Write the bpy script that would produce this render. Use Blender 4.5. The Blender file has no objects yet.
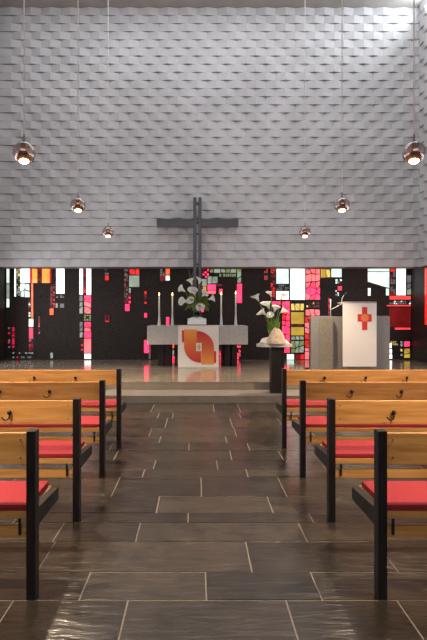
import bpy, bmesh, math, random
from mathutils import Vector, Matrix
random.seed(11)
S = bpy.context.scene
COL = S.collection
# ------------------------------------------------------------------ camera
F = 500.0
cd = bpy.data.cameras.new('camera'); cam = bpy.data.objects.new('camera', cd); COL.objects.link(cam)
EYE = 1.43
cam.location = (0, 0, EYE); cam.rotation_euler = (math.pi/2, 0, 0)
cd.sensor_fit = 'HORIZONTAL'; cd.sensor_width = 36; cd.lens = 36*F/427
cd.shift_x = 16.5/427; cd.shift_y = -7/427; cd.clip_start = .05
S.camera = cam
S.view_settings.view_transform = 'Standard'; S.view_settings.look = 'None'
S.view_settings.gamma = 1; S.view_settings.use_curve_mapping = False
S.view_settings.exposure = 0.0
# ------------------------------------------------------------------ light
w = bpy.data.worlds.new('world'); S.world = w; w.use_nodes = True
w.node_tree.nodes['Background'].inputs[0].default_value = (.75, .82, 1, 1)
w.node_tree.nodes['Background'].inputs[1].default_value = .5
def area(name, loc, rot, sx, sy, power, color):
    l = bpy.data.lights.new(name, 'AREA'); l.shape = 'RECTANGLE'; l.size = sx; l.size_y = sy
    l.energy = power; l.color = color
    o = bpy.data.objects.new(name, l); COL.objects.link(o); o.location = loc
    d = Vector(rot).normalized()
    o.rotation_euler = d.to_track_quat('-Z', 'Y').to_euler()
    return o
# daylight: clerestory high in the right wall, roof light by the back wall, low side windows; plus added fills
area('clerestory_daylight', (5.3, 10.6, 8.5), (-1, .05, .7), 2.4, .4, 60, (.86, .92, 1))
area('roof_daylight', (0.5, 10.6, 8.8), (0, .16, -1), 8.6, .9, 85, (.95, .96, 1))
area('nave_overhead_fill', (0.2, 7.6, 8.8), (0, .3, -1), 9, 1.6, 190, (.96, .96, 1))  # added overhead fill, deepens the shade under the lower brick courses
area('rear_fill', (0.3, -4.3, 5.8), (0, 1, .08), 8.5, 3.6, 210, (1, .97, .95))  # added ambient fill from behind the camera; the rear wall has no window
area('left_window_daylight', (-4.7, 4.5, 1.6), (1, 0, -.25), 7, 1.3, 48, (.78, .84, 1))
area('right_window_daylight', (5.3, 4.5, 1.6), (-1, 0, -.25), 7, 1.3, 48, (.84, .82, 1))
area('chancel_left_daylight', (-4.7, 10.3, 1.5), (1, -.05, 0), 2.6, 1.8, 45, (.95, .96, 1))
area('chancel_right_fill', (5.3, 9.6, 1.7), (-1, .1, 0), 2.2, 1.6, 42, (1, .93, .88))  # added fill opposite the left chancel window, brightens altar and flowers
# ------------------------------------------------------------------ materials
def lin(c):
    return tuple(((v/12.92) if v <= .04045 else ((v+.055)/1.055)**2.4) for v in (x/255 for x in c))
def mat(name, color, rough=.5, metal=0, spec=.5, emit=None, es=0, noise=None, bump=None, trans=0, coat=0):
    m = bpy.data.materials.new(name); m.use_nodes = True
    nt = m.node_tree; b = nt.nodes['Principled BSDF']
    b.inputs['Base Color'].default_value = (*color, 1)
    b.inputs['Roughness'].default_value = rough; b.inputs['Metallic'].default_value = metal
    b.inputs['Specular IOR Level'].default_value = spec
    b.inputs['Transmission Weight'].default_value = trans
    b.inputs['Coat Weight'].default_value = coat
    if emit: b.inputs['Emission Color'].default_value = (*emit, 1); b.inputs['Emission Strength'].default_value = es
    if noise or bump:
        tc = nt.nodes.new('ShaderNodeTexCoord'); mp = nt.nodes.new('ShaderNodeMapping')
        nt.links.new(tc.outputs['Object'], mp.inputs[0])
        if noise:
            sc, c2, stretch = noise
            mp.inputs['Scale'].default_value = stretch
            n = nt.nodes.new('ShaderNodeTexNoise'); n.inputs['Scale'].default_value = sc; n.inputs['Detail'].default_value = 5
            nt.links.new(mp.outputs[0], n.inputs['Vector'])
            r = nt.nodes.new('ShaderNodeValToRGB')
            r.color_ramp.elements[0].color = (*color, 1); r.color_ramp.elements[1].color = (*c2, 1)
            r.color_ramp.elements[0].position = .38; r.color_ramp.elements[1].position = .62
            nt.links.new(n.outputs['Fac'], r.inputs[0]); nt.links.new(r.outputs[0], b.inputs['Base Color'])
        if bump:
            sc, st = bump
            n2 = nt.nodes.new('ShaderNodeTexNoise'); n2.inputs['Scale'].default_value = sc; n2.inputs['Detail'].default_value = 6
            nt.links.new(tc.outputs['Object'], n2.inputs['Vector'])
            bp = nt.nodes.new('ShaderNodeBump'); bp.inputs['Strength'].default_value = st; bp.inputs['Distance'].default_value = .02
            nt.links.new(n2.outputs['Fac'], bp.inputs['Height']); nt.links.new(bp.outputs[0], b.inputs['Normal'])
    return m
M = {}
M['brick'] = mat('white painted brick', (.56, .56, .575), .6, noise=(1.2, (.48, .48, .49), (1, 1, 1)), bump=(60, .12))
M['mortar'] = mat('grey mortar', (.16, .15, .14), .9)
M['ceiling'] = mat('ceiling plaster', (.42, .4, .37), .8, noise=(3, (.38, .36, .335), (1, 1, 1)))
M['concrete_dark'] = mat('dark aggregate concrete', (.010, .007, .006), .6, spec=.25, noise=(70, (.045, .032, .028), (1, 1, 1)), bump=(80, .3))
M['plaster'] = mat('side plaster', (.4, .39, .38), .8, noise=(3, (.35, .34, .33), (1, 1, 1)))
M['lead'] = mat('lead came', (.012, .011, .011), .5)
M['stone_light'] = mat('light grey stone', (.40, .38, .36), .55, noise=(18, (.45, .43, .40), (1, 1, 1)), bump=(50, .12))
M['stone_ambo'] = mat('grey ambo stone', (.2, .185, .175), .4, noise=(35, (.23, .21, .195), (1, 1, 1)), bump=(60, .1))
M['stone_ambo_green'] = mat('polished ambo panel', (.17, .15, .11), .4, noise=(35, (.23, .205, .15), (1, 1, 1)))
M['black'] = mat('black lacquered wood', (.006, .005, .006), .42, spec=.3, noise=(30, (.014, .011, .012), (1, 1, .15)), bump=(40, .1))
M['steel'] = mat('dark steel', (.09, .09, .1), .38, metal=.7)
M['iron'] = mat('black iron', (.012, .012, .012), .4, metal=.3)
M['cushion'] = mat('red cushion fabric', (.26, .019, .027), .85, spec=.2, noise=(90, (.30, .027, .034), (1, 1, 1)), bump=(300, .2))
M['linen'] = mat('white linen', (.78, .73, .66), .85, bump=(200, .1))
M['wax'] = mat('candle wax', (.85, .82, .74), .5)
M['holder'] = mat('pale stone holder', (.62, .6, .57), .5)
M['flame'] = mat('flame', (1, .6, .2), .5, emit=(1, .48, .15), es=9)
M['bulb'] = mat('lamp bulb', (1, .9, .7), .4, emit=(1, .80, .52), es=16)
M['copper'] = mat('copper reflector', (.62, .28, .12), .25, metal=1)
M['chrome'] = mat('chrome', (.75, .75, .76), .12, metal=1)
M['cord'] = mat('pale cord', (.85, .84, .82), .6)
M['paper'] = mat('paper', (.82, .8, .75), .7)
M['wood'] = mat('brown wood', (.16, .08, .03), .5, noise=(8, (.25, .13, .05), (1, 1, 8)))
M['white_flower'] = mat('white petals', (.93, .93, .88), .5)
M['spadix'] = mat('yellow spadix', (.8, .5, .08), .6)
M['green'] = mat('green stem', (.16, .27, .04), .5)
M['leaf'] = mat('green leaf', (.26, .4, .06), .5, noise=(30, (.5, .58, .18), (1, 1, 1)))
M['boulder'] = mat('warm boulder', (.42, .33, .23), .8, noise=(20, (.55, .45, .34), (1, 1, 1)), bump=(30, .4))
M['rock_white'] = mat('white rock', (.62, .58, .52), .8, noise=(20, (.5, .46, .41), (1, 1, 1)), bump=(25, .5))
M['slab'] = mat('pale slab', (.38, .36, .33), .6, noise=(15, (.5, .47, .43), (1, 1, 1)))
M['cross_red'] = mat('red applique', (.62, .035, .03), .8)
M['cross_orange'] = mat('orange applique', (.75, .2, .07), .8)
M['gold'] = mat('gold applique', (.62, .4, .08), .6)
M['twig'] = mat('pale twig', (.35, .3, .24), .7)
def glassmat(name, color, s):
    # back-lit cathedral glass: lit panes give off the daylight behind them
    m = mat(name, tuple(c*.5 for c in color), .15)
    nt = m.node_tree; b = nt.nodes['Principled BSDF']
    tc = nt.nodes.new('ShaderNodeTexCoord'); n = nt.nodes.new('ShaderNodeTexNoise'); n.inputs['Scale'].default_value = 5
    nt.links.new(tc.outputs['Object'], n.inputs['Vector'])
    mr = nt.nodes.new('ShaderNodeMapRange'); mr.inputs[1].default_value = .3; mr.inputs[2].default_value = .7
    mr.inputs[3].default_value = s*.7; mr.inputs[4].default_value = s*1.2
    nt.links.new(n.outputs['Fac'], mr.inputs[0]); nt.links.new(mr.outputs[0], b.inputs['Emission Strength'])
    b.inputs['Emission Color'].default_value = (*color, 1)
    return m
GM = {
 'W': glassmat('clear white glass', (.93, 1, .97), 2.6),
 'w': glassmat('pale mint glass', (.72, .9, .8), 1.25),
 'G': glassmat('grey green glass', (.35, .42, .34), .75),
 'g': glassmat('moss glass', (.28, .38, .12), .55),
 'D': glassmat('dim grey glass', (.25, .25, .26), .5),
 'P': glassmat('pink glass', (1, .028, .085), 3.2),
 'p': glassmat('salmon glass', (1, .17, .18), 1.3),
 'R': glassmat('red glass', (.95, .03, .02), .9),
 'r': glassmat('ruby glass', (.5, .012, .03), .45),
 'C': glassmat('crimson glass', (.8, .01, .07), .9),
 'd': glassmat('deep red glass', (.25, .012, .012), .45),
 'O': glassmat('orange glass', (1, .12, .025), 1.5),
 'o': glassmat('amber glass', (1, .24, .04), 1.9),
 'Y': glassmat('yellow glass', (1, .72, .18), .9),
 'y': glassmat('ochre glass', (.62, .4, .06), .75),
 'M': glassmat('hot red bar glass', (1, .05, .05), 1.6),
}
def woodmat():
    m = bpy.data.materials.new('honey pine'); m.use_nodes = True; nt = m.node_tree; b = nt.nodes['Principled BSDF']
    b.inputs['Roughness'].default_value = .38
    tc = nt.nodes.new('ShaderNodeTexCoord'); mp = nt.nodes.new('ShaderNodeMapping'); mp.inputs['Scale'].default_value = (.7, 9, 9)
    nt.links.new(tc.outputs['Object'], mp.inputs[0])
    wv = nt.nodes.new('ShaderNodeTexNoise'); wv.inputs['Scale'].default_value = 4; wv.inputs['Detail'].default_value = 6; wv.inputs['Distortion'].default_value = .6
    nt.links.new(mp.outputs[0], wv.inputs['Vector'])
    r = nt.nodes.new('ShaderNodeValToRGB'); e = r.color_ramp.elements
    e[0].position = .3; e[0].color = (.39, .175, .045, 1); e[1].position = .7; e[1].color = (.62, .33, .10, 1)
    nt.links.new(wv.outputs['Fac'], r.inputs[0])
    # knots
    mp2 = nt.nodes.new('ShaderNodeMapping'); mp2.inputs['Scale'].default_value = (1.6, 4, 6)
    nt.links.new(tc.outputs['Object'], mp2.inputs[0])
    vo = nt.nodes.new('ShaderNodeTexVoronoi'); vo.inputs['Scale'].default_value = 1.7; nt.links.new(mp2.outputs[0], vo.inputs['Vector'])
    mr = nt.nodes.new('ShaderNodeMapRange'); mr.inputs[1].default_value = .03; mr.inputs[2].default_value = .09; mr.inputs[3].default_value = .75; mr.inputs[4].default_value = 0
    nt.links.new(vo.outputs['Distance'], mr.inputs[0])
    mx = nt.nodes.new('ShaderNodeMix'); mx.data_type = 'RGBA'; mx.inputs[7].default_value = (.17, .06, .02, 1)
    nt.links.new(mr.outputs[0], mx.inputs[0]); nt.links.new(r.outputs[0], mx.inputs[6]); nt.links.new(mx.outputs[2], b.inputs['Base Color'])
    return m
M['pine'] = woodmat()
def slatemat(name, c1, c2, r1, r2, bumpst, vary=.35):
    m = bpy.data.materials.new(name); m.use_nodes = True; nt = m.node_tree; b = nt.nodes['Principled BSDF']
    L = nt.links.new
    tc = nt.nodes.new('ShaderNodeTexCoord')
    n = nt.nodes.new('ShaderNodeTexNoise'); n.inputs['Scale'].default_value = 5; n.inputs['Detail'].default_value = 12; n.inputs['Roughness'].default_value = .78
    L(tc.outputs['Object'], n.inputs['Vector'])
    r = nt.nodes.new('ShaderNodeValToRGB'); e = r.color_ramp.elements
    e[0].position = .35; e[0].color = (*c1, 1); e[1].position = .68; e[1].color = (*c2, 1)
    L(n.outputs['Fac'], r.inputs[0])
    at = nt.nodes.new('ShaderNodeVertexColor'); at.layer_name = 'tile'
    mr0 = nt.nodes.new('ShaderNodeMapRange'); mr0.inputs[3].default_value = 1-vary; mr0.inputs[4].default_value = 1+vary
    sp = nt.nodes.new('ShaderNodeSeparateColor'); L(at.outputs[0], sp.inputs[0]); L(sp.outputs[0], mr0.inputs[0])
    vm = nt.nodes.new('ShaderNodeVectorMath'); vm.operation = 'SCALE'; L(r.outputs[0], vm.inputs[0]); L(mr0.outputs[0], vm.inputs['Scale'])
    L(vm.outputs[0], b.inputs['Base Color'])
    # cleft slate: stretched ripples of different direction per tile
    mp = nt.nodes.new('ShaderNodeMapping'); mp.inputs['Scale'].default_value = (2, 9, 5); mp.inputs['Rotation'].default_value = (0, 0, .5)
    cx = nt.nodes.new('ShaderNodeVectorMath'); cx.operation = 'ADD'; L(tc.outputs['Object'], cx.inputs[0])
    sc = nt.nodes.new('ShaderNodeVectorMath'); sc.operation = 'SCALE'; sc.inputs['Scale'].default_value = 7; L(at.outputs[0], sc.inputs[0]); L(sc.outputs[0], cx.inputs[1])
    L(cx.outputs[0], mp.inputs[0])
    n2 = nt.nodes.new('ShaderNodeTexNoise'); n2.inputs['Scale'].default_value = 3; n2.inputs['Detail'].default_value = 8; n2.inputs['Distortion'].default_value = .4
    L(mp.outputs[0], n2.inputs['Vector'])
    bp = nt.nodes.new('ShaderNodeBump'); bp.inputs['Strength'].default_value = bumpst; bp.inputs['Distance'].default_value = .03
    L(n2.outputs['Fac'], bp.inputs['Height']); L(bp.outputs[0], b.inputs['Normal'])
    mr = nt.nodes.new('ShaderNodeMapRange'); mr.inputs[1].default_value = .3; mr.inputs[2].default_value = .7; mr.inputs[3].default_value = r1; mr.inputs[4].default_value = r2
    L(n.outputs['Fac'], mr.inputs[0]); L(mr.outputs[0], b.inputs['Roughness'])
    b.inputs['Specular IOR Level'].default_value = .9
    return m
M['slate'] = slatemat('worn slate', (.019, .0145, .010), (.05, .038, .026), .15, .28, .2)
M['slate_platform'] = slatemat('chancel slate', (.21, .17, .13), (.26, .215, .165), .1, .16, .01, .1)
M['slate_step'] = slatemat('step slate', (.10, .088, .07), (.18, .155, .125), .35, .55, .2, .1)
M['grout'] = mat('pale grout', (.17, .15, .125), .8)
# ------------------------------------------------------------------ mesh helpers
class MB:
    def __init__(self): self.bm = bmesh.new(); self.mats = []
    def mi(self, m):
        if m not in self.mats: self.mats.append(m)
        return self.mats.index(m)
    def box(self, x0, x1, y0, y1, z0, z1, m=None, bev=0):
        b2 = bmesh.new()
        vs = [b2.verts.new((x, y, z)) for x in (x0, x1) for y in (y0, y1) for z in (z0, z1)]
        for f in ((0,1,3,2),(4,6,7,5),(0,4,5,1),(2,3,7,6),(0,2,6,4),(1,5,7,3)): b2.faces.new([vs[i] for i in f])
        if bev: bmesh.ops.bevel(b2, geom=list(b2.edges), offset=bev, segments=2, affect='EDGES', profile=.7)
        self.merge(b2, m); return self
    def merge(self, b2, m=None, mtx=None):
        if mtx is not None: bmesh.ops.transform(b2, matrix=mtx, verts=b2.verts)
        idx = self.mi(m) if m else 0
        mp = {v: self.bm.verts.new(v.co) for v in b2.verts}
        for f in b2.faces:
            try: nf = self.bm.faces.new([mp[v] for v in f.verts]); nf.material_index = idx; nf.smooth = f.smooth
            except ValueError: pass
        b2.free()
    def prism(self, pts, y0, y1, m=None):   # polygon in x,z extruded in y
        b2 = bmesh.new()
        a = [b2.verts.new((x, y0, z)) for x, z in pts]; c = [b2.verts.new((x, y1, z)) for x, z in pts]
        b2.faces.new(a); b2.faces.new(c[::-1]); n = len(pts)
        for i in range(n): b2.faces.new((a[i], c[i], c[(i+1)%n], a[(i+1)%n]))
        bmesh.ops.recalc_face_normals(b2, faces=b2.faces); self.merge(b2, m); return self
    def lathe(self, prof, cx, cy, m=None, seg=24, smooth=True, cap=True):
        b2 = bmesh.new(); rings = []
        for r, z in prof: rings.append([b2.verts.new((cx+r*math.cos(2*math.pi*k/seg), cy+r*math.sin(2*math.pi*k/seg), z)) for k in range(seg)])
        for a, c in zip(rings, rings[1:]):
            for k in range(seg):
                f = b2.faces.new((a[k], a[(k+1)%seg], c[(k+1)%seg], c[k])); f.smooth = smooth
        if cap:
            b2.faces.new(rings[0][::-1]); b2.faces.new(rings[-1])
        self.merge(b2, m); return self
    def tube(self, pts, r, m=None, seg=8, r2=None):
        pts = [Vector(p) for p in pts]; b2 = bmesh.new(); rings = []; n = len(pts)
        for i, p in enumerate(pts):
            t = (pts[min(i+1, n-1)]-pts[max(i-1, 0)]).normalized()
            u = t.cross(Vector((0, 1, 0)) if abs(t.y) < .9 else Vector((1, 0, 0))).normalized(); v = t.cross(u)
            rr = r if r2 is None else r+(r2-r)*i/(n-1)
            rings.append([b2.verts.new(p+rr*(math.cos(2*math.pi*k/seg)*u+math.sin(2*math.pi*k/seg)*v)) for k in range(seg)])
        for a, c in zip(rings, rings[1:]):
            for k in range(seg): f = b2.faces.new((a[k], a[(k+1)%seg], c[(k+1)%seg], c[k])); f.smooth = True
        b2.faces.new(rings[0][::-1]); b2.faces.new(rings[-1])
        bmesh.ops.recalc_face_normals(b2, faces=b2.faces)
        self.merge(b2, m); return self
    def ball(self, c, r, m=None, sc=(1, 1, 1), u=16, v=10):
        b2 = bmesh.new(); bmesh.ops.create_uvsphere(b2, u_segments=u, v_segments=v, radius=r)
        for f in b2.faces: f.smooth = True
        self.merge(b2, m, Matrix.Translation(c) @ Matrix.Diagonal((*sc, 1))); return self
    def build(self, name, material=None, parent=None):
        me = bpy.data.meshes.new(name)
        bmesh.ops.recalc_face_normals(self.bm, faces=self.bm.faces) if not getattr(self, 'keep', 0) else None
        self.bm.to_mesh(me); self.bm.free()
        if material: me.materials.append(material)
        for mm in self.mats: me.materials.append(mm)
        o = bpy.data.objects.new(name, me); COL.objects.link(o)
        if parent: o.parent = parent; o.location = tuple(-c for c in parent.get('origin', (0, 0, 0)))
        return o
def tag(o, label, cat, group=None):
    o['label'] = label; o['category'] = cat
    if group: o['group'] = group
    return o
def thing(name, label, cat, loc=(0, 0, 0), group=None):
    o = bpy.data.objects.new(name, None); COL.objects.link(o); o.location = loc
    return tag(o, label, cat, group)
def struct(o): o['kind'] = 'structure'; return o
def localise(o, loc):   # moves a mesh's origin to its base without moving the mesh
    o.data.transform(Matrix.Translation(-Vector(loc))); o.location = loc; return o
def copy_tree(o, parent=None):
    c = o.copy(); COL.objects.link(c)
    if parent: c.parent = parent
    for ch in [x for x in bpy.data.objects if x.parent == o]: copy_tree(ch, c)
    return c
# ------------------------------------------------------------------ structure
XL, XR = -4.85, 5.42
YB, YG = 12.2, 12.65
ZB, ZT = 2.55, 8.87
ZP = .25
Y1, Y2 = 7.89, 8.55
def tiles(name, x0, x1, ys, z, m, lens, seed, jf=.009, thick=.03):
    rnd = random.Random(seed); bm = bmesh.new(); lay = bm.loops.layers.color.new('tile')
    for (ya, yb) in zip(ys, ys[1:]):
        cuts = list(JO.get(ya, ())) if z == 0 else []
        if not cuts: cuts = [x0+rnd.random()*.8]
        x = cuts[0]
        while x > x0: x -= rnd.uniform(*lens); cuts.insert(0, max(x, x0))
        x = cuts[-1]
        while x < x1: x += rnd.uniform(*lens); cuts.append(min(x, x1))
        for a, c in zip(cuts, cuts[1:]):
            a += jf/2; c -= jf/2
            if c-a < .05: continue
            col = (rnd.random(), rnd.random(), rnd.random(), 1); sk = rnd.uniform(-.02, .02)
            zz = z+rnd.uniform(-.0015, .0015)
            top = [bm.verts.new(p) for p in ((a, ya+jf/2, zz), (c, ya+jf/2, zz), (c+sk*0, yb-jf/2, zz), (a, yb-jf/2, zz))]
            bot = [bm.verts.new((v.co.x, v.co.y, z-thick)) for v in top]
            fs = [bm.faces.new(top)]
            for k in range(4): fs.append(bm.faces.new((top[k], bot[k], bot[(k+1)%4], top[(k+1)%4])))
            for f in fs:
                for l in f.loops: l[lay] = col
    bmesh.ops.recalc_face_normals(bm, faces=bm.faces)
    me = bpy.data.meshes.new(name); bm.to_mesh(me); bm.free(); me.materials.append(m)
    o = bpy.data.objects.new(name, me); COL.objects.link(o); return o
JO = {2.1: (-.344, .443), 2.49: (.047,), 2.76: (.304,), 3.13: (-.386, .69), 3.41: (-.062,), 3.575: (.546,), 3.9: (.035,), 4.36: (-.477, .447), 4.58: (-.4, .19), 4.86: (.34,), 5.2: (.55,), 5.5: (-.42, .33), 5.8: (-.56, .46), 6.25: (-.4, .446), 6.8: (-.54, -.34, .6), 7.2: (.25, .63)}
ys = [-4.5, -3.9, -3.3, -2.7, -2.2, -1.6, -1, -.5, 0, .45, .9, 1.35, 1.72, 2.1, 2.49, 2.76, 3.13, 3.41, 3.575, 3.9, 4.36, 4.58, 4.86, 5.2, 5.5, 5.8, 6.25, 6.8, 7.2, Y1]
fb = MB(); fb.box(XL, XR, -4.5, Y1+.02, -.3, -.003); fl = struct(fb.build('floor', M['grout']))
ft = tiles('slate_paving', XL, XR, ys, 0, M['slate'], (.5, 1.25), 5); ft.parent = fl
# two steps up to the chancel, then the platform
sb = MB(); sb.box(XL, XR, Y1, Y2+.02, -.2, ZP/2-.004, bev=.004); st = struct(sb.build('trim_1', M['stone_ambo']))
t2 = tiles('step_paving', XL, XR, [Y1-.01, Y2+.02], ZP/2, M['slate_step'], (1.2, 2.4), 3, .006, .12); t2.parent = st
pb = MB(); pb.box(XL, XR, Y2, YG+.6, -.2, ZP-.004); pl = struct(pb.build('trim_2', M['stone_ambo']))
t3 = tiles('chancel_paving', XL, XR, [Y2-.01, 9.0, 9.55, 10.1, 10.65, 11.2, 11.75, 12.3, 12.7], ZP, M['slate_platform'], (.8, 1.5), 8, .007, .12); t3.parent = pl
# folded brick wall: every course is a zigzag in plan, each course half a period out of step with the next
def zigzag(name, origin, ux, n_in, length, phase):
    # origin: bottom corner, ux: direction along wall, n_in: direction into the room
    b = MB(); bm = b.bm; HP = .238; RH = .1975; DP = .056; N = int(round((ZT-ZB)/RH)); RH = (ZT-ZB)/N
    def P(s, dd, z): return bm.verts.new(origin+ux*s+n_in*dd+Vector((0, 0, z)))
    for i in range(N):
        z0, z1 = i*RH+.006, (i+1)*RH-.006
        ss = [0.0]; k = 0; s = phase
        while s < length-.01:
            if s > .01: ss.append(s)
            s += HP
        ss.append(length)
        k0 = 0
        def dep(s):
            q = (s-phase)/HP+(i % 2)
            fr = q % 2
            return .004+DP*(fr if fr < 1 else 2-fr)
        prev = None
        for s in ss:
            d = dep(s); cur = (P(s, -.02, z0), P(s, d, z0), P(s, d, z1), P(s, -.02, z1))
            if prev:
                for q in range(3):
                    bm.faces.new((prev[q], cur[q], cur[q+1], prev[q+1]))
            prev = cur
    o = b.build(name, M['brick']); return o
wb = MB(); wb.box(XL-.2, XR+.2, YB+.0, YB+.5, ZB, ZT+.3); wall = struct(wb.build('wall_back', M['mortar']))
zz = zigzag('folded_brickwork', Vector((XL, YB, ZB)), Vector((1, 0, 0)), Vector((0, -1, 0)), XR-XL, ((-68*.0244-XL) % .476)); zz.parent = wall
for side, x, sgn in (('right', XR, -1), ('left', XL, 1)):
    wr = MB()
    y0 = -4.5
    if side == 'right':     # clerestory opening
        wr.box(x, x+.3, y0, YB+.5, ZB, 8.25); wr.box(x, x+.3, y0, 8, 8.25, ZT+.3); wr.box(x, x+.3, 11.8, YB+.5, 8.25, ZT+.3); wr.box(x, x+.3, 8, 11.8, 8.8, ZT+.3)
    else:
        wr.box(x-.3, x, y0, YB+.5, ZB, ZT+.3)
    wo = struct(wr.build('wall_'+side, M['brick']))
    if side == 'right':
        q = zigzag('folded_brickwork', Vector((x, YB, ZB)), Vector((0, -1, 0)), Vector((-1, 0, 0)), 6.2, .2)
        # keep the brickwork off the clerestory
        bm = bmesh.new(); bm.from_mesh(q.data)
        kill = [f for f in bm.faces if 8 < f.calc_center_median().y < 11.8 and 8.25 < f.calc_center_median().z < 8.8]
        bmesh.ops.delete(bm, geom=kill, context='FACES'); bm.to_mesh(q.data); bm.free()
    else:
        q = zigzag('folded_brickwork', Vector((x, YB, ZB)), Vector((0, -1, 0)), Vector((1, 0, 0)), 6.2, .2)
    q.parent = wo
cb = MB(); cb.box(XL-.3, XR+.3, -4.8, YB+.5, ZT, ZT+.3); struct(cb.build('ceiling', M['ceiling']))
rb = MB(); rb.box(XL-.3, XR+.3, -4.8, -4.5, -.2, ZT); struct(rb.build('wall_rear', M['plaster']))
# clerestory glazing
cg = MB(); cg.box(XR+.1, XR+.13, 8, 11.8, 8.25, 8.8, GM['W'])
for yy in (8, 8.95, 9.9, 10.85, 11.75): cg.box(XR+.06, XR+.16, yy, yy+.05, 8.25, 8.8, M['lead'])
struct(cg.build('window_40'))
# dark concrete glass walls below the brick
gw = MB(); gw.box(XL-.2, XR+.2, YG, YG+.25, 0, ZB+.05); struct(gw.build('wall_chancel', M['concrete_dark']))
for side, x0, x1 in (('left', XL-.3, XL), ('right', XR, XR+.3)):
    g2 = MB(); g2.box(x0, x1, -4.5, YG+.2, 0, ZB+.0); struct(g2.build('wall_lower_'+side, M['concrete_dark']))
# ------------------------------------------------------------------ stained glass (coordinates along the back wall)
K = YG/F
def WX(px): return (px-197)*K
def WZ(py): return EYE-(py-313)*K
wcount = [0]
def window(rects):
    """rects: (x0,y0,x1,y1,code[,style[,alt]])  style: '' plain, 'c' cracked cells, 'm' small mosaic, 'h' horizontal bars"""
    wcount[0] += 1
    b = MB(); rnd = random.Random(wcount[0]*7)
    yl = YG-.012
    for rct in rects:
        x0, y0, x1, y1, c = rct[:5]; stl = rct[5] if len(rct) > 5 else ''; alt = rct[6] if len(rct) > 6 else c
        X0, X1, Z1, Z0 = WX(x0), WX(x1), WZ(y0), WZ(y1)
        Z1 = min(Z1, ZB-.003)
        b.box(X0-.008, X1+.008, yl, YG+.001, Z0-.008, Z1+.002, M['lead'])
        def cell(pts, code): b.prism(pts, yl-.006, yl+.002, GM[code])
        g = .006
        if stl == '':
            n = max(1, int((Z1-Z0)/.55)); 
            for k in range(n):
                za, zb_ = Z0+(Z1-Z0)*k/n, Z0+(Z1-Z0)*(k+1)/n
                cell([(X0+g, za+g/2), (X1-g, za+g/2), (X1-g, zb_-g/2), (X0+g, zb_-g/2)], c)
            continue
        if stl == 'c': sx, sz = .13, .16
        elif stl == 'h': sx, sz = 9, .05
        else: sx, sz = .055, .06
        nx = max(1, round((X1-X0)/sx)); nz = max(1, round((Z1-Z0)/sz))
        jit = {}
        for i in range(nx+1):
            for j in range(nz+1):
                dx = 0 if i in (0, nx) else rnd.uniform(-.3, .3)*(X1-X0)/nx
                dz = 0 if j in (0, nz) else rnd.uniform(-.33, .33)*(Z1-Z0)/nz
                if stl == 'h': dz *= .2
                jit[i, j] = Vector((X0+(X1-X0)*i/nx+dx, Z0+(Z1-Z0)*j/nz+dz))
        for i in range(nx):
            for j in range(nz):
                q = [jit[i, j], jit[i+1, j], jit[i+1, j+1], jit[i, j+1]]
                ctr = sum(q, Vector((0, 0)))/4
                if stl == 'm' and rnd.random() < .3: continue
                gg = .010 if stl == 'c' else .009
                def shr(p):
                    v = p-ctr; l = v.length
                    return ctr+v*max(.3, (l-gg*1.3)/l)
                q = [shr(p) for p in q]
                code = c if rnd.random() < .62 else alt
                if stl == 'c' and rnd.random() < .5:
                    if rnd.random() < .5:
                        t1, t2 = ([q[0], q[1], q[2]], [q[0], q[2], q[3]])
                    else: t1, t2 = ([q[1], q[2], q[3]], [q[1], q[3], q[0]])
                    for t in (t1, t2):
                        cc = sum(t, Vector((0, 0)))/3
                        cell([tuple(cc+(p-cc)*.86) for p in t], code)
                else: cell([tuple(p) for p in q], code)
    return struct(b.build('window_%d' % wcount[0]))
T = 266
window([(6.6, T, 9.8, 283, 'w'), (6.6, 283.5, 9.8, 298, 'G'), (6.6, 298.5, 9.8, 307.5, 'w')])
window([(14.5, T, 16.3, 296.5, 'W'), (16.5, T, 20.4, 296, 'G', 'm', 'Y'), (20.6, T, 30, 283, 'W'), (20.6, 283.5, 30, 297.5, 'w', 'c', 'W')])
window([(30.2, T, 32, 283, 'R'), (32.2, T, 37.6, 283, 'o'), (38, T, 41.8, 283, 'r', 'm', 'D'), (42, T, 50, 283, 'o'), (50.2, T, 51.5, 283, 'R'),
        (31.2, 283.5, 33.5, 318, 'O'), (28.6, 299, 30.9, 317, 'w', 'm', 'D'), (29, 318.5, 33.5, 327, 'W', 'c', 'w'), (29, 327.5, 33.5, 339, 'C'), (29, 339, 33.5, 351, 'C', 'm', 'r')])
window([(8, 327, 10.6, 348, 'C', 'm', 'D'), (12, 327, 15, 348, 'C', 'h', 'r')])
window([(8, 352, 33.6, 354, 'G', 'm', 'D'), (8, 356, 33.6, 358.5, 'D', 'm', 'C')])
window([(50.2, 352, 53.4, 359, 'g', 'c', 'G')])
window([(38.5, 316, 40.2, 334, 'R', 'm', 'd')])
window([(50.5, 284, 55.3, 308, 'r', 'm', 'R'), (49.7, 308.5, 53.8, 315, 'O'), (56.2, T, 64.8, 293.6, 'W'), (56.2, 294.2, 64.6, 298, 'G', 'm', 'D'), (55.6, 303.2, 58.2, 307.8, 'G'), (60, 303.5, 64.4, 307.8, 'D')])
window([(79.4, T, 83.2, 294.6, 'W'), (79.4, 295, 83, 314, 'G', 'c', 'D'), (79.6, 321.5, 83, 338, 'G', 'c', 'D'), (83.5, T, 86, 300, 'r', 'm', 'R'), (81, 339, 83.5, 353, 'C', 'm', 'd'),
        (86.3, T, 91.4, 294.8, 'W'), (84, 295.2, 91.4, 314, 'P', 'c', 'p'), (84, 314.5, 91.4, 321, 'g', 'm', 'D'), (84, 321.5, 91.4, 338, 'P', 'c', 'p'), (84, 338.5, 91.4, 353, 'p'), (84.2, 353.5, 91.4, 359, 'W', 'c', 'w')])
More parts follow.
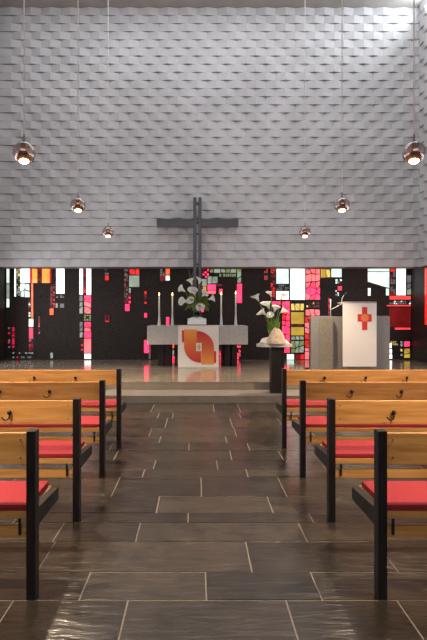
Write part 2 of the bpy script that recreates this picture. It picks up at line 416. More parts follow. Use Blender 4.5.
window([(105, T, 109, 275, 'D', 'm', 'd'), (105, 275.4, 109, 280.4, 'R')])
window([(105.2, 315, 106.4, 321, 'r'), (108, 315, 109.4, 321, 'r'), (105.2, 320.6, 109.4, 321.9, 'R')])
window([(124.3, T, 128, 303, 'D', 'm', 'r'), (129, T, 139.5, 275, 'R', 'c', 'r'), (129, 275.5, 139.5, 287, 'G'), (128.8, 288, 131, 293, 'G'), (128.6, 293.6, 131, 303.5, 'P', 'm', 'r'), (125, 304, 129.6, 311, 'P')])
window([(160, T, 165, 281, 'r', 'm', 'D'), (165.5, T, 170, 274.7, 'O'), (165.5, 275.5, 170, 280.6, 'w')])
window([(144.2, 291, 147, 304, 'R', 'm', 'r'), (144.2, 313, 147.2, 317.5, 'P'), (144, 340, 148.8, 353, 'P'), (148.5, 345, 151, 359, 'D', 'm', 'C')])
window([(166, 317, 169.4, 325.5, 'P'), (170, 340, 174.6, 349, 'R', 'c', 'O'), (170, 349.5, 174.6, 356, 'G', 'c'), (170, 356, 174.6, 359.5, 'P')])
window([(202.5, T, 209, 278, 'P', 'm', 'r'), (202, 279, 206.8, 286, 'G'), (202.5, 286, 206.4, 295, 'O', 'c', 'y'), (200.2, 305, 204, 312, 'P'), (207.4, 276, 218, 284, 'G', 'c', 'D'), (209.5, T, 241.5, 273, 'g', 'c', 'G'), (219, 273.5, 236, 277, 'D', 'm', 'g'),
        (207.5, 284.6, 216, 290.3, 'P'), (207.5, 290.7, 216, 293.8, 'p'), (204.2, 290.6, 207.2, 293.6, 'y'), (217, 284, 222, 286, 'r', 'm'), (219, 289, 222.5, 294, 'P'), (237, 271.5, 241.3, 283.2, 'G', 'c', 'w'), (236.8, 283.8, 242, 303, 'P')])
window([(217.5, 338, 221, 359.5, 'P', 'm', 'C'), (237, 340, 240.6, 359.5, 'P', 'm', 'G')])
window([(264, T, 268, 280, 'R', 'm', 'D')])
window([(270.5, T, 275, 299, 'R', 'm', 'r'), (276, T, 288.8, 283.8, 'w'), (276, 284.2, 288.8, 290.8, 'D', 'm'), (276, 291.2, 288.8, 299.5, 'W'), (290, T, 305, 299.8, 'W'),
        (272, 301, 281, 305, 'P', 'c'), (281.8, 301, 289.8, 353, 'P', 'c', 'R'), (290.7, 303, 304, 311, 'Y', 'c', 'Y'), (290.7, 312, 304, 324, 'y'), (290.7, 324.4, 304, 326.5, 'r', 'm'), (290.7, 327, 304, 335.4, 'y'),
        (290.7, 336, 304, 340, 'G', 'c'), (290.7, 340.5, 304, 353, 'G', 'c', 'g'), (286.6, 354, 294, 359.5, 'w'), (295, 354, 304, 359.5, 'r', 'c', 'R')])
window([(305.5, T, 320, 300, 'p', 'c', 'P'), (306, 301.7, 319, 304.5, 'd', 'm', 'y'), (306, 305, 319.5, 307.5, 'Y', 'm', 'd'), (305, 309, 320, 316, 'p', 'c'), (304.5, 316, 310.5, 359.5, 'R', 'c', 'p'), (328, 298, 330, 316, 'R', 'm', 'r'),
        (320.4, T, 330.2, 278, 'Y', 'c', 'y'), (330.8, T, 341.8, 277.2, 'w', 'h'), (335, 279, 341.8, 284, 'w', 'm', 'D'), (337.5, 286, 341.8, 290.5, 'P', 'm'), (335, 290, 339, 296, 'D', 'm', 'w')])
def trapezoid():
    b = MB(); wcount[0] += 1
    def poly(pts, code):
        b.prism([(WX(x), min(WZ(y), ZB-.003)) for x, y in pts], YG-.018, YG-.01, GM[code])
    b.prism([(WX(x), min(WZ(y), ZB-.002)) for x, y in ((367, T), (389.4, T), (389.4, 289), (367, 282.5))], YG-.012, YG+.001, M['lead'])
    poly(((367.6, T), (389, T), (389, 271.3), (367.6, 271.3)), 'w'); poly(((367.6, 272), (389, 272), (389, 288), (367.6, 281.6)), 'w')
    struct(b.build('window_%d' % wcount[0]))
trapezoid()
window([(367.5, 288, 370.6, 295.8, 'w'), (385.6, 288.5, 389, 295.5, 'w'), (390, T, 395.2, 272, 'R', 'c'), (390, 272, 395.2, 296, 'D', 'm', 'r'), (396, T, 405.6, 295.2, 'W'), (406.4, 275, 411, 295, 'D', 'c', 'G'),
        (389, 296, 410.8, 299.5, 'M', 'h'), (389, 300.5, 410.8, 304.5, 'D', 'm', 'w'), (386.5, 305, 410.8, 306.3, 'M'), (389, 307.5, 410.8, 327, 'd'), (394.6, 327.6, 410.4, 329.6, 'M'),
        (388, 343, 391.5, 348, 'W'), (390, 341, 398, 345.5, 'y', 'm', 'G'), (400, 341, 402.4, 356, 'Y', 'm', 'G'), (403.4, 341, 410, 347, 'C', 'c', 'P'), (403.4, 348, 410, 358, 'y', 'c', 'g'), (388, 348.5, 392, 359, 'W', 'c', 'w')])
# side strips of coloured glass in the dark walls, seen at the right edge and mirrored in the floor
def side_window(side, y0, y1, z0, z1, code, n):
    wcount[0] += 1; b = MB(); x, s = (XR, -1) if side == 'right' else (XL, 1)
    a, c = sorted((x, x+s*.012)); b.box(a, c, y0-.01, y1+.01, z0-.01, z1+.005, M['lead'])
    a, c = sorted((x+s*.006, x+s*.018))
    for k in range(n):
        za = z0+(z1-z0)*k/n; zb_ = z0+(z1-z0)*(k+1)/n
        b.box(a, c, y0, y1, za+.004, zb_-.004, GM[code if isinstance(code, str) and len(code) == 1 else code[k % len(code)]])
    struct(b.build('window_%d' % wcount[0]))
side_window('right', 11.2, 11.86, 1.15, 2.5, 'R', 3)
side_window('right', 10.0, 10.5, .6, 2.5, 'WPW', 3)
side_window('left', 11.0, 11.8, .5, 2.5, 'WRW', 3)
for k, y in enumerate((3.0, 4.6, 6.2, 7.6)):
    side_window('right', y, y+.55, .5, 2.5, ('WWP', 'WYW', 'WPW', 'OWW')[k], 3)
    side_window('left', y, y+.55, .5, 2.5, ('WPW', 'WWO', 'YWW', 'WRW')[k], 3)
# ------------------------------------------------------------------ pews
PL = 3.3
def make_pew(side):
    """origin at the floor under the aisle-end post, rear face; x runs away from the aisle"""
    t = thing('church_pew', '', 'pew')
    s = -1 if side == 'left' else 1
    def bx(b, x0, x1, *r, **k): a, c = sorted((s*x0, s*x1)); return b.box(a, c, *r, **k)
    for e in (0, 1):
        x0 = 0 if e == 0 else PL; x1 = x0+.045
        b = MB(); bx(b, x0, x1, 0, .062, 0, .84, bev=.003); b.build('post', M['black'], t)
        b = MB(); a, c = sorted((s*(x0+.002), s*(x1-.002)))
        b2 = bmesh.new()
        prof = [(.061, .350), (.425, .345), (.43, .350), (.43, .410), (.425, .415), (.061, .44)]
        A = [b2.verts.new((a, y, z)) for y, z in prof]; B_ = [b2.verts.new((c, y, z)) for y, z in prof]
        b2.faces.new(A); b2.faces.new(B_[::-1])
        for i in range(6): b2.faces.new((A[i], B_[i], B_[(i+1) % 6], A[(i+1) % 6]))
        b.merge(b2); b.build('seat_arm', M['black'], t)
    b = MB(); bx(b, .048, PL-.001, .035, .062, .662, .823, bev=.004); br = b.build('backrest', M['pine'], t)
    b = MB(); bx(b, .049, PL-.002, .07, .455, .378, .414, bev=.003)
    seat = b.build('seat', M['pine'], t)
    # cushion, softly bevelled, tipped slightly back
    b = MB(); bx(b, .062, PL-.015, .075, .445, .415, .447, bev=.011); b.build('seat_cushion', M['cushion'], t)
    b = MB(); bx(b, .049, PL-.002, .09, .112, .272, .33, bev=.003); b.build('lower_rail', M['pine'], t)
    for xx in (.10, PL-.12):
        b = MB(); bx(b, xx, xx+.012, .078, .09, .29, .378); b.build('strap', M['iron'], t)
    x = .484 if side == 'left' else .451
    while x < PL-.1:
        b = MB(); X = s*x
        b.ball((X, .018, .745), .0155, u=12, v=8)
        b.tube([(X, .036, .745), (X, .02, .745)], .006)
        pts = [(X-.0+(-.026)-.026*math.cos(math.pi*k/8)*-1, .014, .722-.026*math.sin(math.pi*k/8)) for k in range(9)]
        pts = [(X, .016, .745)]+[(X-.024+.024*math.cos(math.pi*k/8), .012, .718-.024*math.sin(math.pi*k/8)) for k in range(9)]
        b.tube(pts, .0042, seg=6)
        b.build('coat_hook', M['iron'], t)
        x += .435
    for xx in (.085, PL-.04):
        for z in (.7, .79):
            b = MB(); b.ball((s*xx, .034, z), .004, u=8, v=6); b.build('screw', M['iron'], br)
    return t
words = ['front one nearest the camera', 'second from the camera', 'third from the camera', 'farthest, nearest the chancel steps']
for side, x0 in (('left', -.806), ('right', .903)):
    proto = make_pew(side)
    for k in range(4):
        o = proto if k == 0 else copy_tree(proto)
        o.location = (x0, 2.49+.93*k, 0)
        tag(o, 'pine pew with red cushion %s of aisle, %s' % (side, words[k]), 'pew', 'pews along the centre aisle')
# ------------------------------------------------------------------ altar
YA = 10.93; KA = YA/F
def AX(px): return (px-197)*KA
def AZ(py): return EYE-(py-313)*KA
al = thing('altar', 'stone altar table with thick pale grey top and four dark legs', 'altar', (0, YA+.4, ZP))
al['origin'] = (0, YA+.4, ZP)
b = MB(); b.box(AX(147), AX(248), YA+.02, YA+.92, AZ(344.6), AZ(326), bev=.006); b.build('altar_top', M['stone_light'], al)
for px0, px1 in ((158, 163.4), (165.2, 170.6), (225, 230.4), (232.2, 237.4)):
    b = MB(); b.box(AX(px0), AX(px1), YA+.12, YA+.8, ZP, AZ(344.6), bev=.004); b.build('leg', M['black'], al)
ZA = AZ(326)
# altar cloth hanging down the front
ac = thing('altar_cloth', 'white altar hanging with round orange and red emblem, on the altar front', 'altar cloth', (AX(198.4), YA, ZA)); ac['origin'] = (AX(198.4), YA, ZA)
b = MB(); b.box(AX(178), AX(218.8), YA-.006, YA+.012, AZ(367.3), ZA+.008, bev=.002); b.box(AX(178), AX(218.8), YA-.006, YA+.3, ZA+.001, ZA+.009, bev=.002)
b.build('linen_panel', M['linen'], ac)
def gradmat(name, stops, z0, z1):
    m = mat(name, (1, 1, 1), .8); nt = m.node_tree; tc = nt.nodes.new('ShaderNodeTexCoord'); sx = nt.nodes.new('ShaderNodeSeparateXYZ')
    mr = nt.nodes.new('ShaderNodeMapRange'); mr.inputs[1].default_value = z0; mr.inputs[2].default_value = z1
    r = nt.nodes.new('ShaderNodeValToRGB'); r.color_ramp.elements[0].color = (*stops[0], 1); r.color_ramp.elements[1].color = (*stops[-1], 1)
    e = r.color_ramp.elements.new(.5); e.color = (*stops[1], 1)
    nt.links.new(tc.outputs['Object'], sx.inputs[0]); nt.links.new(sx.outputs[2], mr.inputs[0]); nt.links.new(mr.outputs[0], r.inputs[0])
    nt.links.new(r.outputs[0], nt.nodes['Principled BSDF'].inputs['Base Color']); return m
OR, MD, RD = (.80, .32, .06), (.72, .14, .04), (.5, .03, .035)
CZ = 61/6.1
def CX(cx): return AX(165+cx/6.1)
def CZ_(cy): return AZ(270+cy/6.1)
gl = gradmat('dyed orange to red', (RD, MD, OR), CZ_(565), CZ_(370))
gr = gradmat('dyed red to orange', (OR, MD, RD), CZ_(575), CZ_(375))
def arc(cx, cy, rx, ry, a0, a1, n=14): return [(cx+rx*math.cos(math.radians(a0+(a1-a0)*k/n)), cy+ry*math.sin(math.radians(a0+(a1-a0)*k/n))) for k in range(n+1)]
Lp = [(116, 362), (194, 362), (194, 450), (220, 490), (220, 566)]+arc(220, 466, 104, 100, 90, 180)
Rp = [(299, 576), (222, 576), (222, 490), (194, 448), (194, 372)]+arc(194, 474, 105, 102, -90, 0)
for P_, m_ in ((Lp, gl), (Rp, gr)):
    b = MB(); b.prism([(CX(x), CZ_(y)) for x, y in P_], YA-.009, YA-.0055); b.build('emblem_half', m_, ac)
for q in ((103, 368, 116, 440), (299, 495, 312, 568)):
    b = MB(); b.box(CX(q[0]), CX(q[2]), YA-.009, YA-.0055, CZ_(q[3]), CZ_(q[1])); b.build('emblem_bar', M['cross_red'], ac)
b = MB(); b.box(CX(190), CX(224), YA-.012, YA-.0085, CZ_(495), CZ_(445)); b.build('emblem_centre', M['linen'], ac)
b = MB(); b.box(CX(204), CX(211), YA-.015, YA-.0115, CZ_(488), CZ_(452)); b.box(CX(197), CX(217), YA-.015, YA-.0115, CZ_(473), CZ_(466)); b.build('emblem_mark', M['gold'], ac)
# open book on the altar
bk = thing('open_book', 'open white book on a low stand in the middle of the altar', 'book', (AX(197), YA+.25, ZA)); bk['origin'] = (AX(197), YA+.25, ZA)
b = MB(); b.box(AX(187.6), AX(206), YA+.16, YA+.36, ZA+.009, ZA+.03, bev=.003); b.build('book_stand', M['wood'], bk)
for s in (-1, 1):
    b = MB(); n = 8; fr = []
    W_ = AX(206.5)-AX(197)
    for k in range(n+1):
        u = k/n; fr.append((AX(197)+s*u*W_, .105+.03*math.sin(math.pi*min(1, u*1.1+.12))))
    b2 = bmesh.new(); rows = []
    for (x, h) in fr:
        rows.append([b2.verts.new(p) for p in ((x, YA+.15, ZA+.03), (x, YA+.15, ZA+h), (x, YA+.36, ZA+h+.06), (x, YA+.36, ZA+.03))])
    for a, c in zip(rows, rows[1:]):
        for k in range(4): b2.faces.new((a[k], c[k], c[(k+1) % 4], a[(k+1) % 4]))
    b2.faces.new(rows[0]); b2.faces.new(rows[-1][::-1]); b.merge(b2); b.build('page_block', M['paper'], bk)
# candles
def candle_pair(px, tip, label1, label2):
    x = AX(px); y = YA+.35
    ch = MB(); zt = AZ(310.5)
    ch.lathe([(.042, ZA+.0005), (.042, ZA+.012), (.034, ZA+.03), (.020, ZA+.2), (.017, zt-.02), (.024, zt-.012), (.024, zt)], x, y, seg=20)
    o = localise(ch.build('candlestick', M['holder']), (x, y, ZA)); tag(o, label1, 'candlestick', 'candlesticks on the altar')
    t = thing('candle', label2, 'candle', (x, y, zt), 'burning altar candles'); t['origin'] = (x, y, zt)
    b = MB(); b.lathe([(.0165, zt+.0005), (.0155, AZ(tip+3))], x, y, seg=16); b.build('wax_stick', M['wax'], t)
    b = MB(); b.tube([(x, y, AZ(tip+3)), (x, y, AZ(tip+2.4))], .002, seg=6); b.build('wick', M['iron'], t)
    b = MB(); zf = AZ(tip+2.6); b.lathe([(.003, zf), (.015, zf+.016), (.014, zf+.03), (.007, zf+.055), (.001, zf+.078)], x, y, seg=12); b.build('flame', M['flame'], t)
for px, tip, w1 in ((158, 292.5, 'leftmost of the four on the altar'), (171.6, 292.5, 'second from the left, beside the hanging cloth'), (222, 292, 'third from the left, right of the lilies'), (237, 291, 'rightmost of the four on the altar')):
    candle_pair(px, tip, 'pale tapered candlestick, '+w1, 'slim white candle with lit flame, '+w1)
# ------------------------------------------------------------------ calla lilies
def lily(name, base, bend, head, tilt, size, label, group, face):
    """stem from base through bend to head, with a spathe opening along tilt"""
    t = thing(name, label, 'flower', base, group); t['origin'] = tuple(base)
    A, B, C = Vector(base), Vector(bend), Vector(head)
    pts = [A*(1-u)**2+B*2*u*(1-u)+C*u*u for u in [k/10 for k in range(11)]]
    b = MB(); b.tube(pts, .006, seg=7); b.build('stem', M['green'], t)
    d = Vector(tilt).normalized()
    q = d.to_track_quat('Z', 'Y').to_matrix().to_4x4()
    b2 = bmesh.new(); rings = []; seg = 18
    for j, (r, z) in enumerate(((.008, 0), (.016, .15), (.024, .35), (.036, .6), (.056, .82), (.075, .95))):
        ring = []
        for k in range(seg):
            a = 2*math.pi*k/seg+face
            lip = (.5+.5*math.cos(a-face))
            rr = r*(1+(.55*lip**2 if j > 3 else 0)); zz = z+(.35*lip**3 if j == 5 else .12*lip if j == 4 else 0)
            ring.append(b2.verts.new((rr*math.cos(a)*size/.1, rr*math.sin(a)*size/.1, zz*size*1.3)))
        rings.append(ring)
    for a, c in zip(rings, rings[1:]):
        for k in range(seg): f = b2.faces.new((a[k], a[(k+1) % seg], c[(k+1) % seg], c[k])); f.smooth = True
    ext = bmesh.ops.solidify(b2, geom=list(b2.faces), thickness=.0015)
    b = MB(); b.merge(b2, None, Matrix.Translation(C) @ q); b.build('petal', M['white_flower'], t)
    b = MB(); b.tube([C+d*size*.2, C+d*size*1.0], size*.07, seg=8, r2=size*.04); b.build('spadix', M['spadix'], t)
    return t
# altar arrangement: glass vase behind the book, lilies, greenery
yv = YA+.5
vz = MB(); vz.keep = 1
vz.lathe([(.001, ZA+.001), (.055, ZA+.001), (.06, ZA+.02), (.05, ZA+.16), (.062, ZA+.30), (.057, ZA+.30), (.045, ZA+.16), (.052, ZA+.03), (.001, ZA+.02)], AX(197), yv, seg=24, cap=False)
M['vaseglass'] = mat('clear vase glass', (.9, .93, .9), .03, trans=1)
tag(localise(vz.build('glass_vase', M['vaseglass']), (AX(197), yv, ZA)), 'clear glass vase holding white lilies behind the open book on the altar', 'vase')
heads = [((185, 291), (-.8, -.5, .35), .075, 'at the far left of the bouquet'), ((188, 301), (-.7, -.8, -.1), .085, 'low on the left of the bouquet'), ((192, 284), (-.3, -.6, .7), .08, 'high on the left, near the twigs'),
         ((199, 283), (.2, -.7, .6), .07, 'at the top centre, before the cross'), ((195, 295), (-.1, -1, .3), .09, 'in the middle of the bouquet'), ((202, 296), (.35, -1, .2), .085, 'right of the middle of the bouquet'),
         ((199, 304.5), (.05, -1, -.35), .085, 'lowest in the bouquet, over the book'), ((208.5, 299), (.8, -.7, .05), .08, 'at the far right of the bouquet'), ((193.5, 300), (-.2, -1, -.1), .07, 'left below the middle of the bouquet')]
for (hx, hy), tl, sz, lb in heads:
    h = (AX(hx), yv-.1+tl[1]*.05, AZ(hy))
    tl = (tl[0], tl[1]*.4, tl[2]+.15); sz *= 1.35
    lily('calla_lily', (AX(197)+(hx-197)*.0012, yv, ZA+.06), (AX(197), yv, ZA+.32), h, tl, sz, 'white lily '+lb+' on the altar', 'white lilies in the altar vase', random.random()*6)
def leaf(b, base, d, L, W_, curl=.3):
    base = Vector(base); d = Vector(d).normalized(); side = d.cross(Vector((0, 1, .01))).normalized(); n = 6; prev = None
    b2 = bmesh.new()
    for k in range(n+1):
        u = k/n; c = base+d*L*u+Vector((0, -.1, -curl*L))*u*u; ww = W_*math.sin(math.pi*(.08+.9*u))*.5
        cur = (b2.verts.new(c-side*ww), b2.verts.new(c+Vector((0, .006, -.004))), b2.verts.new(c+side*ww))
        if prev:
            for q in (0, 1): f = b2.faces.new((prev[q], prev[q+1], cur[q+1], cur[q])); f.smooth = True
        prev = cur
    bmesh.ops.solidify(b2, geom=list(b2.faces), thickness=.0015); b.merge(b2)
b = MB()
rl = random.Random(4)
for k in range(70):
    a = rl.uniform(0, 2*math.pi); el = rl.uniform(-.6, .9)
    d = (math.cos(a)*math.cos(el), -abs(math.sin(a))*.5*math.cos(el), math.sin(el))
    s0 = (AX(197)+d[0]*.13, yv-.02, ZA+.55+d[2]*.12)
    leaf(b, s0, d, rl.uniform(.1, .19), rl.uniform(.035, .07), rl.uniform(.1, .6))
for k in range(6): b.tube([(AX(197)+rl.uniform(-.02, .02), yv, ZA+.05), (AX(197)+rl.uniform(-.03, .03), yv, ZA+.3), (AX(198)+rl.uniform(-.1, .1), yv-.02, ZA+.5)], .004, seg=5)
tag(localise(b.build('bouquet_greenery', M['leaf']), (AX(197), yv, ZA+.06)), 'green leaves filling the lily bouquet on the altar', 'greenery')
for (x1, y1), lb in (((188.5, 267), 'taller left twig arching out of the altar bouquet'), ((192, 271), 'shorter straight twig left of the cross in the altar bouquet')):
    b = MB(); b.tube([(AX(196), yv, ZA+.1), (AX(195), yv-.01, ZA+.4), (AX(191), yv-.03, AZ(284)), (AX(x1), yv-.02, AZ(y1))], .004, seg=6, r2=.002)
    tag(localise(b.build('bare_twig', M['twig']), (AX(196), yv, ZA+.1)), lb, 'twig', 'twigs in the altar bouquet')
# ------------------------------------------------------------------ standing cross
YC = 12.0; KC = YC/F
def XX(px): return (px-197)*KC
def XZ(py): return EYE-(py-313)*KC
cr = thing('standing_cross', 'tall dark steel cross of paired bars standing behind the altar', 'cross', (XX(197.4), YC, ZP)); cr['origin'] = (XX(197.4), YC, ZP)
for a, c in ((193.2, 196.5), (198.4, 201.5)):
    b = MB(); b.box(XX(a), XX(c), YC-.04, YC+.04, ZP, XZ(197.6), bev=.004); b.build('upright', M['steel'], cr)
b = MB(); b.box(XX(157), XX(193.2), YC-.05, YC+.05, XZ(227.2), XZ(219.4), bev=.004); b.box(XX(157), XX(193.2), YC-.06, YC-.05, XZ(221), XZ(219.4)); b.build('crossbar_arm', M['steel'], cr)
b = MB(); b.box(XX(201.5), XX(238.2), YC-.05, YC+.05, XZ(227.2), XZ(219.4), bev=.004); b.box(XX(201.5), XX(238.2), YC-.06, YC-.05, XZ(221), XZ(219.4)); b.build('crossbar_arm', M['steel'], cr)
for py in (204, 223, 234, 264.5, 300):
    b = MB(); b.box(XX(196.5), XX(198.4), YC-.02, YC+.02, XZ(py+.8), XZ(py-.8)); b.build('bolt', M['iron'], cr)
b = MB(); b.box(XX(187), XX(208), YC-.16, YC+.16, ZP, ZP+.03, bev=.004); b.build('base_plate', M['steel'], cr)
# ------------------------------------------------------------------ flower stand on the step
YF = 8.12; KF = YF/F
def FX(px): return (px-197)*KF
def FZ(py): return EYE-(py-313)*KF
fs = thing('flower_stand', 'dark square flower column with thin pale top slab, on the chancel step', 'stand', (FX(278), YF+.12, ZP/2)); fs['origin'] = (FX(278), YF+.12, ZP/2)
b = MB(); b.box(FX(271.3), FX(284.5), YF, YF+.215, ZP/2, FZ(347), bev=.004); b.build('column', M['black'], fs)
ZS = FZ(344.3)
b = MB(); rr = random.Random(2)
pts = []
for k in range(14):
    a = 2*math.pi*k/14; pts.append((FX(275)+.28*math.cos(a)*(1+rr.uniform(-.08, .08)), YF+.11+.17*math.sin(a)*(1+rr.uniform(-.1, .1))))
b2 = bmesh.new(); lo = [b2.verts.new((x, y, FZ(347))) for x, y in pts]; hi = [b2.verts.new((x*.99+FX(275)*.01, y, ZS)) for x, y in pts]
b2.faces.new(lo); b2.faces.new(hi[::-1])
for i in range(14): b2.faces.new((lo[i], hi[i], hi[(i+1) % 14], lo[(i+1) % 14]))
b.merge(b2); b.build('top_slab', M['slab'], fs)
def rock(name, cx, cy, z0, rx, ry, h, m, label, seed, peak=0, taper=.5):
    b2 = bmesh.new(); bmesh.ops.create_icosphere(b2, subdivisions=4, radius=1)
    from mathutils import noise as NZ
    for v in b2.verts:
        p = v.co.copy(); n = NZ.noise(p*1.6+Vector((seed, 0, 0)))*.16+NZ.noise(p*4+Vector((seed, 3, 0)))*.05
        p *= (1+n); zz = max(-.45, p.z); t_ = (zz+.45)/1.45
        k_ = 1-taper*max(0, t_)
        v.co = Vector((cx+p.x*rx*k_+peak*t_, cy+p.y*ry*k_, z0+t_*h))
    for f in b2.faces: f.smooth = True
    b = MB(); b.merge(b2); return tag(localise(b.build(name, m), (cx, cy, z0)), label, 'rock')
rock('white_rock', FX(275), YF+.10, ZS, .27, .12, .13, M['rock_white'], 'rough white rock lying on the flower stand behind the brown boulder', 3, -.02, .35)
rock('brown_boulder', FX(276.5), YF-.0+.02, ZS+.001, .165, .11, .27, M['boulder'], 'domed sandy boulder on the flower stand in front of the lilies', 9, 0, .42)
def dpt(cx, cy): return 235+cx/6.1, 260+cy/6.1
hs = [((150, 250), (-.5, -.5, .8), .085, 'leftmost, on the longest stem'), ((226, 222), (-.3, -.3, .9), .06, 'topmost, a slim half-open bloom'), ((288, 240), (.4, -.2, .9), .07, 'upper right, against the white pane'),
      ((215, 300), (-.35, -.7, .7), .09, 'centre, on a thick stem'), ((196, 335), (-.7, -.6, .4), .085, 'lower left, above the boulder'), ((245, 318), (.1, -.9, .5), .085, 'centre right, facing the nave'), ((280, 325), (.7, -.6, .5), .08, 'lower right, tipped sideways'), ((222, 350), (-.1, -.9, .1), .075, 'lowest, right above the boulder')]
for (cx, cy), tl, sz, lb in hs:
    px, py = dpt(cx, cy); h = (FX(px), YF+.12+tl[1]*.04, FZ(py))
    bx_, by_ = dpt(237, 440)
    lily('calla_lily', (FX(bx_)+(cx-230)*.0004, YF+.14, ZS+.1), (FX(bx_)+(cx-230)*.0006, YF+.14, ZS+.33), h, (tl[0], tl[1]*.35, tl[2]+.1), sz, 'white calla lily on the flower stand, '+lb, 'calla lilies on the flower stand', 3.6+random.random()*1.5)
b = MB()
for dx, L_ in ((-.1, .36), (-.05, .30), (.03, .34), (.09, .36), (.13, .3), (0, .26)):
    leaf(b, (FX(273.6)+dx*.3, YF+.13, ZS+.1), (dx*2, -.1, 1), L_, .05, .05)
tag(localise(b.build('lily_leaves', M['green']), (FX(273.6), YF+.13, ZS+.1)), 'long green blades among the calla lilies on the flower stand', 'greenery')
# ------------------------------------------------------------------ ambo
YM = 9.6; KM = YM/F
def MX(px): return (px-197)*KM
def MZ(py): return EYE-(py-313)*KM
am = thing('lectern', 'broad grey stone lectern to the right of the altar', 'lectern', (MX(350), YM+.3, ZP)); am['origin'] = (MX(350), YM+.3, ZP)
b = MB(); b.box(MX(311.5), MX(333.5), YM+.04, YM+.16, ZP, MZ(316), bev=.004); b.build('side_panel', M['stone_ambo'], am)
b = MB(); b.box(MX(320), MX(333.3), YM+.022, YM+.041, ZP, MZ(318), bev=.003); b.build('inlaid_panel', M['stone_ambo_green'], am)
b = MB(); b.box(MX(333.6), MX(345), YM+.14, YM+.62, ZP, MZ(316.6), bev=.004); b.build('side_panel', M['stone_ambo'], am)
b = MB(); b.box(MX(345), MX(391), YM+.06, YM+.2, ZP, MZ(316), bev=.004); b.build('front_panel', M['stone_ambo'], am)
b = MB(); b.prism([(MX(344), MZ(303.2)), (MX(375.5), MZ(303.2)), (MX(375.5), MZ(305)), (MX(344), MZ(305))], YM+.0, YM+.42); b.build('book_rest', M['wood'], am)
b = MB(); b.box(MX(352), MX(368), YM+.08, YM+.19, MZ(316.2), MZ(305)); b.build('book_rest_support', M['stone_ambo'], am)
lc = thing('lectern_cloth', 'long off-white cloth with red cross hanging over the lectern front', 'lectern cloth', (MX(359.5), YM, MZ(302))); lc['origin'] = (MX(359.5), YM, MZ(302))
b = MB(); b.box(MX(342.6), MX(376.4), YM-.012, YM-.002, MZ(365.5), MZ(301.8), bev=.002); b.box(MX(342.6), MX(376.4), YM-.012, YM+.35, MZ(303.1), MZ(302.2), bev=.002)
b.box(MX(342.8), MX(376.2), YM-.014, YM-.001, MZ(366.5), MZ(365.2))
b.build('linen_panel', M['linen'], lc)
b = MB(); b.box(MX(361.8), MX(367), YM-.016, YM-.0125, MZ(330), MZ(307)); b.box(MX(357.4), MX(361.8), YM-.016, YM-.0125, MZ(321.6), MZ(314.2)); b.box(MX(367), MX(371.4), YM-.016, YM-.0125, MZ(321.6), MZ(314.2)); b.build('cross_emblem', M['cross_red'], lc)
b = MB(); b.prism([(x, z) for x, z in arc(MX(364.4), MZ(317.8), .075, .075, 0, 345, 23)], YM-.019, YM-.0155)
b.build('orange_disc', M['cross_orange'], lc)
mc = thing('microphone', 'thin gooseneck microphone on the left side of the lectern', 'microphone', (MX(332), YM+.1, MZ(316))); mc['origin'] = (MX(332), YM+.1, MZ(316))
b = MB(); b.tube([(MX(332), YM+.1, MZ(316)), (MX(332), YM+.1, MZ(299))], .009, seg=8); b.build('pole', M['holder'], mc)
b = MB(); b.tube([(MX(332), YM+.1, MZ(309.5)), (MX(338), YM+.06, MZ(306.5)), (MX(342), YM+.04, MZ(304)), (MX(342.3), YM+.02, MZ(298)), (MX(344.5), YM, MZ(294.5))], .006, seg=8); b.build('gooseneck', M['holder'], mc)
b = MB(); b.tube([(MX(344.2), YM, MZ(295)), (MX(346.5), YM, MZ(292.6))], .013, seg=10); b.build('capsule', M['steel'], mc)
tall = MB(); xk = (309.6-197)*10.6/F
tall.tube([(xk, 10.6, ZP), (xk, 10.6, 1.28)], .014); tall.lathe([(.10, ZP), (.10, ZP+.015), (.02, ZP+.03)], xk, 10.6); tall.lathe([(.015, 1.26), (.05, 1.29), (.05, 1.30)], xk, 10.6)
for k in range(5): tall.ball((xk, 10.6, .5+k*.17), .024, u=10, v=6)
tag(localise(tall.build('candle_stand', M['iron']), (xk, 10.6, ZP)), 'thin black iron floor stand left of the stone lectern', 'stand')
# ------------------------------------------------------------------ pendant lamps
M['shade'] = bpy.data.materials.new('smoked mirror glass'); M['shade'].use_nodes = True
nt = M['shade'].node_tree; b_ = nt.nodes['Principled BSDF']; b_.inputs['Base Color'].default_value = (.56, .52, .51, 1); b_.inputs['Metallic'].default_value = 1; b_.inputs['Roughness'].default_value = .12
tr = nt.nodes.new('ShaderNodeBsdfTransparent'); tr.inputs[0].default_value = (.92, .85, .78, 1); mx = nt.nodes.new('ShaderNodeMixShader'); lw = nt.nodes.new('ShaderNodeLayerWeight'); lw.inputs[0].default_value = .35
mr = nt.nodes.new('ShaderNodeMapRange'); mr.inputs[3].default_value = .62; mr.inputs[4].default_value = .05
nt.links.new(lw.outputs['Facing'], mr.inputs[0]); nt.links.new(mr.outputs[0], mx.inputs[0]); nt.links.new(b_.outputs[0], mx.inputs[1]); nt.links.new(tr.outputs[0], mx.inputs[2])
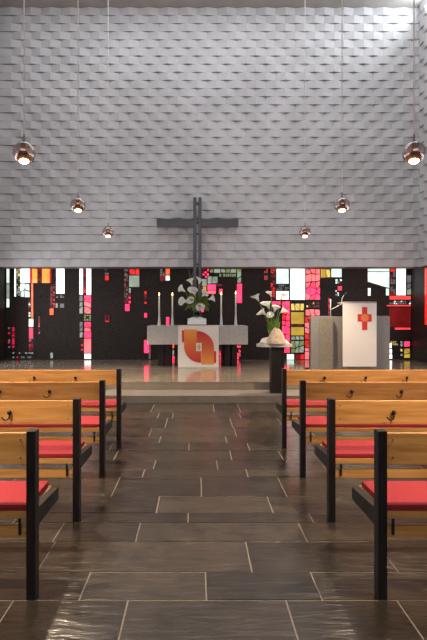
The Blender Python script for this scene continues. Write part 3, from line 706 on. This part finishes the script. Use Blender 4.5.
nt.links.new(mx.outputs[0], nt.nodes['Material Output'].inputs[0])
def pendant(x, y, label):
    z = EYE+1.456; R = .102
    t = thing('pendant_lamp', label, 'lamp', (x, y, ZT), 'pendant lamps on long cords'); t['origin'] = (x, y, ZT)
    b = MB(); b.tube([(x, y, z+R+.07), (x, y, ZT)], .006, seg=6); b.build('cord', M['cord'], t)
    b = MB(); b.lathe([(.022, z+R-.008), (.02, z+R+.006), (.005, z+R+.012), (.005, z+R+.08)], x, y, seg=12); b.build('socket', M['steel'], t)
    b = MB(); b.lathe([(.05, ZT-.03), (.05, ZT)], x, y, seg=16); b.build('ceiling_rose', M['cord'], t)
    prof = []
    for k in range(17):
        a = math.radians(-52+ (142-4)*k/16); prof.append((max(.012, R*math.cos(a)), z+R*math.sin(a)))
    b = MB(); b.keep = 1; b.lathe(prof, x, y, seg=32, cap=False); g = b.build('glass_globe', M['shade'], t)
    b = MB(); b.keep = 1; b.lathe([(.068, z-.066), (.066, z-.04), (.05, z+.0), (.034, z+.03), (.03, z+.085), (.012, z+.094)], x, y, seg=24, cap=False); b.build('reflector', M['copper'], t)
    b = MB(); b.ball((x, y, z-.074), .043, sc=(1, 1, .55)); b.build('bulb', M['bulb'], t)
    l = bpy.data.lights.new('lamp_light', 'SPOT'); l.energy = 500; l.color = (1, .78, .55); l.spot_size = math.radians(104); l.spot_blend = .5; l.shadow_soft_size = .04
    o = bpy.data.objects.new('lamp_light', l); COL.objects.link(o); o.parent = t; o.location = (0, 0, z-.1-ZT)
for x, y, lb in ((-1.574, 4.55, 'on the left side, nearest and largest'), (-1.604, 6.74, 'on the left side, middle one of the row'), (-1.60, 9.0, 'on the left side, farthest and smallest'),
                 (1.975, 4.55, 'on the right side, nearest and largest'), (1.955, 6.74, 'on the right side, middle one of the row'), (1.944, 9.0, 'on the right side, farthest and smallest'),
                 (-1.59, 2.31, 'on the left side, outside the view'), (1.96, 2.31, 'on the right side, outside the view')):
    pendant(x, y, 'smoked glass globe lamp with glowing bulb '+lb)
